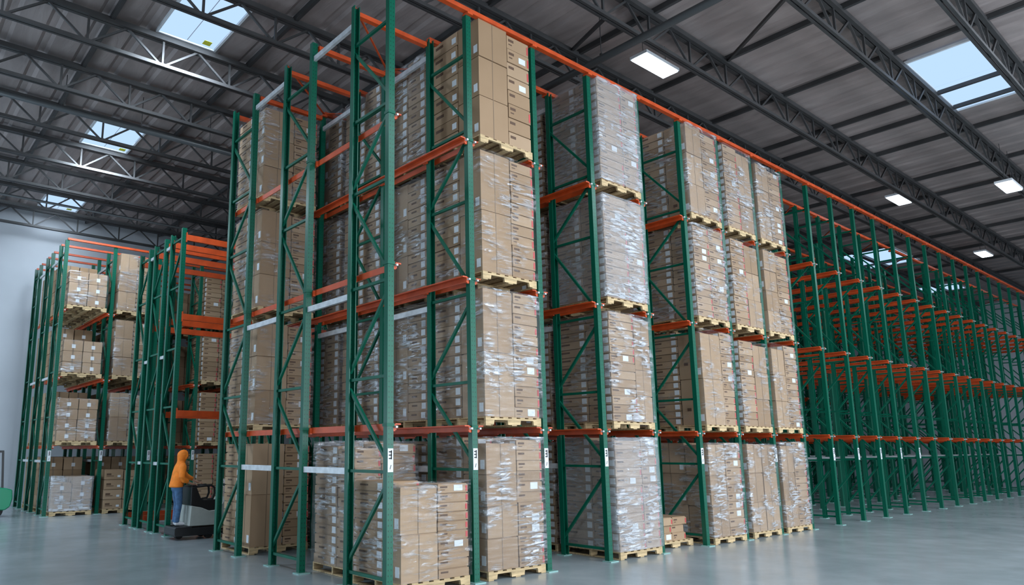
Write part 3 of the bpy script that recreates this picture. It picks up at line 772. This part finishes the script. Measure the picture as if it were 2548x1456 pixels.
hd.tube([(.045,-.15,1.42),(.035,-.215,1.37),(.0,-.262,1.14),(.06,-.25,1.06),(.17,-.222,1.03)], [.075,.088,.074,.066,.050], 14)
hd.tube([(.055,.15,1.42),(.075,.215,1.37),(.26,.262,1.19),(.33,.245,1.13),(.45,.208,1.07)], [.075,.088,.072,.064,.050], 14)
link('hooded_sweatshirt', ps(remeshed('hooded_sweatshirt', hd, 'hoodie')), person)
jm = MB()
loft(jm, [(-.01,0,.97,.125,.165),(-.012,0,.92,.135,.175),(-.01,0,.84,.130,.175),(-.005,0,.78,.10,.16)])
for q in (-1, 1):
    jm.tube([(-.005+.01*(q>0),q*.088,.86),(.01+.01*(q>0),q*.092,.68),(.025+.02*(q>0),q*.097,.50),(.0+.03*(q>0),q*.10,.30),(-.025+.04*(q>0),q*.10,.075)], [.098,.092,.076,.070,.066], 14)
link('jeans', ps(remeshed('jeans', jm, 'denim')), person)
for q in ((-.02,-.10), (.02,.10)):
    j = [(q[0]-.05,q[1],.05,.05), (q[0]+.03,q[1],.06,.056), (q[0]+.12,q[1]*1.05,.04,.042), (q[0]+.20,q[1]*1.08,.034,.034)]
    link('shoe', ps(skin_mesh('shoe', j, [(0,1),(1,2),(2,3)], 'shoe')), person)
# face under the hood
fm = MB().tube([(.20,0,1.655),(.222,0,1.625)], [.012,.018], 8).mesh('nose', ['skin'], smooth=True); link('nose', ps(fm), person)
for s in (-1, 1): link('eye', ps(MB().tube([(.183,s*.034,1.665),(.194,s*.034,1.665)], .011, 8).mesh('eye', ['hair'], smooth=True)), person)
link('mouth', ps(MB().box((.186,-.024,1.59),(.196,.024,1.60)).mesh('mouth', ['red'])), person)

# ------------------------------------------------------------------ rider pallet truck
pt = thing('pallet_truck', 'grey rider pallet truck with black console in the aisle behind the tall rack', 'pallet truck', (-.1, 6.3, 0))
w = .26
mb = MB(); mb.prism([(0,.10),(.02,.07),(.80,.07),(.82,.10),(.82,.20),(.30,.20),(.28,.222),(.02,.222),(0,.2)], 'y', -w, w); mb.build('platform_base', ['blacksteel'], pt, recalc=True, bevel=.006)
mb = MB(); mb.prism([(.25,.225),(.82,.225),(.90,.30),(.96,.62),(.90,.70),(.84,.60),(.72,.48),(.60,.47),(.46,.53),(.27,.57)], 'y', -w+.02, w-.02); mb.build('body_cover', ['truckgrey'], pt, recalc=True, bevel=.01)
mb = MB(); mb.prism([(.27,.575),(.46,.535),(.60,.475),(.72,.485),(.80,.58),(.79,.645),(.66,.66),(.50,.655),(.44,.70),(.36,.88),(.27,.88)], 'y', -w+.04, w-.04); mb.build('console', ['blacksteel'], pt, recalc=True, bevel=.008)
mb = MB()
for s in (-1, 1): mb.tube([(.36,s*.13,.88),(.55,s*.13,.895),(.66,s*.13,.90),(.715,s*.13,.86),(.725,s*.13,.76),(.69,s*.13,.67),(.60,s*.13,.655)], .020, 8)
mb.tube([(.30,-.17,.885),(.30,.17,.885)], .022, 8); mb.tube([(.55,-.13,.895),(.55,.13,.895)], .018, 8)
mb.build('grab_handle', ['rubber'], pt, smooth=True)
mb = MB(); mb.box((.335,-.10,.80),(.40,.10,.86)); mb.build('display', ['white'], pt)
for xx, yy in ((.16,0), (.62,-.17), (.62,.17)):
    MB().tube([(xx,yy-.04,.07),(xx,yy+.04,.07)], .068, 16).build('wheel', ['rubber'], pt)
for s in (-1, 1): MB().box((.82,s*.17-.075,.075),(2.0,s*.17+.075,.12)).build('fork', ['blacksteel'], pt)
mb = MB(); mb.box((.90,-.2,.30),(.94,-.16,.92)); mb.box((.90,.16,.30),(.94,.2,.92)); mb.box((.90,-.2,.88),(.94,.2,.92)); mb.build('load_backrest', ['blacksteel'], pt)
# load carried on the forks
where = 'small load on the forks of the pallet truck'
tp = pallet(.93, 5.86, .122, .88, .88, 'wooden pallet on the forks of the pallet truck', 'wooden pallets under carton loads', False)
cm = MB(); carton_geo(cm, 0,0,0,.43,.86,.25,'B',1); cm = cm.mesh('carton', CM)
for c in range(2):
    for i in range(3):
        tag(link('carton', cm, None, (.94+c*.435, 5.87, .228+i*.253)), f'brown carton on pallet truck forks, {["bottom","middle","top"][i]} layer, {["beside the operator","at the fork tips"][c]}', 'carton', 'cartons on the pallet truck')
film(.94, 5.87, .229, .865, .86, .76, 'clear stretch film around the load on the pallet truck', 3)

# ------------------------------------------------------------------ forklift at the left edge
fk = thing('forklift', 'green forklift with black overhead guard cut off by the left picture edge', 'forklift', (-2.09, 13.3, 0), math.radians(0))
mb = MB(); mb.prism([(.0,.20),(.50,.16),(.60,.24),(.64,.42),(.62,.62),(.50,.66),(.30,.68),(0,.60)], 'y', -.36, .36); mb.build('counterweight', ['fgreen'], fk, recalc=True, bevel=.02)
mb = MB(); mb.prism([(-1.0,.18),(.0,.18),(.0,.58),(-.35,.50),(-.55,.40),(-.95,.42)], 'y', -.34, .34); mb.build('chassis', ['fgreen'], fk, recalc=True, bevel=.01)
mb = MB()
for s in (-1, 1):
    mb.bar((.42,s*.30,.62),(.36,s*.30,1.50),.045); mb.bar((-.80,s*.30,.42),(-.55,s*.30,1.50),.045); mb.bar((-.58,s*.30,1.5),(.38,s*.30,1.5),.05)
for i in range(7): mb.bar((-.55+i*.15,-.3,1.5),(-.55+i*.15,.3,1.5),.03)
mb.build('overhead_guard', ['blacksteel'], fk)
mb = MB(); mb.box((-.35,-.2,.52),(.05,.2,.64)); mb.prism([(.02,.6),(.16,.6),(.24,1.0),(.14,1.0)], 'y', -.2, .2); mb.build('seat', ['rubber'], fk, recalc=True, bevel=.015)
MB().box((.2,-.12,.70),(.36,.12,.86)).build('gas_bottle', ['white'], fk, bevel=.03, recalc=True)
for xx, rr in ((.32,.15), (-.72,.18)):
    for s in (-1, 1): MB().tube([(xx,s*.26-.06,rr),(xx,s*.26+.06,rr)], rr, 20).build('wheel', ['rubber'], fk)
mb = MB()
for s in (-1, 1): mb.box((-1.12,s*.2-.04,.08),(-1.04,s*.2+.04,1.6))
mb.box((-1.10,-.2,1.52),(-1.05,.2,1.6)); mb.box((-1.10,-.2,.8),(-1.05,.2,.88)); mb.build('mast', ['blacksteel'], fk)
for s in (-1, 1): MB().box((-1.9,s*.16-.05,.05),(-1.12,s*.16+.05,.09)).build('fork', ['blacksteel'], fk)

# ------------------------------------------------------------------ scale everything to metres
for me in bpy.data.meshes: me.transform(Matrix.Scale(K, 4))
for o in bpy.data.objects:
    o.location = o.location*K
    if o.type == 'LIGHT': o.data.size *= K; o.data.size_y *= K; o.data.energy *= K*K

# ------------------------------------------------------------------ camera, world, view
cam = bpy.data.cameras.new('camera'); co = bpy.data.objects.new('camera', cam); C.objects.link(co); scene.camera = co
f, yaw, pitch, roll = 1764.3749, .899000695, .176772814, -.003182
fw = Vector((math.cos(pitch)*math.cos(yaw), math.cos(pitch)*math.sin(yaw), math.sin(pitch)))
rt = Vector((math.sin(yaw), -math.cos(yaw), 0)); up = rt.cross(fw)
r2_ = rt*math.cos(roll) + up*math.sin(roll); u2_ = -rt*math.sin(roll) + up*math.cos(roll)
R = Matrix((r2_, u2_, -fw)).transposed()
co.matrix_world = Matrix.Translation(CAM*K) @ R.to_4x4()
cam.sensor_fit = 'HORIZONTAL'; cam.sensor_width = 36; cam.lens = f/2548*36
cam.shift_x = 225.492/2548; cam.shift_y = 77.30/2548
cam.clip_end = 200
wd = bpy.data.worlds.new('world'); scene.world = wd; wd.use_nodes = True
wd.node_tree.nodes['Background'].inputs[0].default_value = (.5, .7, 1., 1); wd.node_tree.nodes['Background'].inputs[1].default_value = .05
scene.view_settings.view_transform = 'Standard'; scene.view_settings.look = 'None'; scene.view_settings.gamma = 1; scene.view_settings.use_curve_mapping = False
scene.view_settings.exposure = 0.52
cy = scene.cycles
cy.use_denoising = True; cy.use_adaptive_sampling = True; cy.adaptive_threshold = .03; cy.max_bounces = 7; cy.diffuse_bounces = 2; cy.glossy_bounces = 2; cy.transparent_max_bounces = 10
cy.sample_clamp_indirect = 3.; cy.caustics_reflective = False; cy.caustics_refractive = False
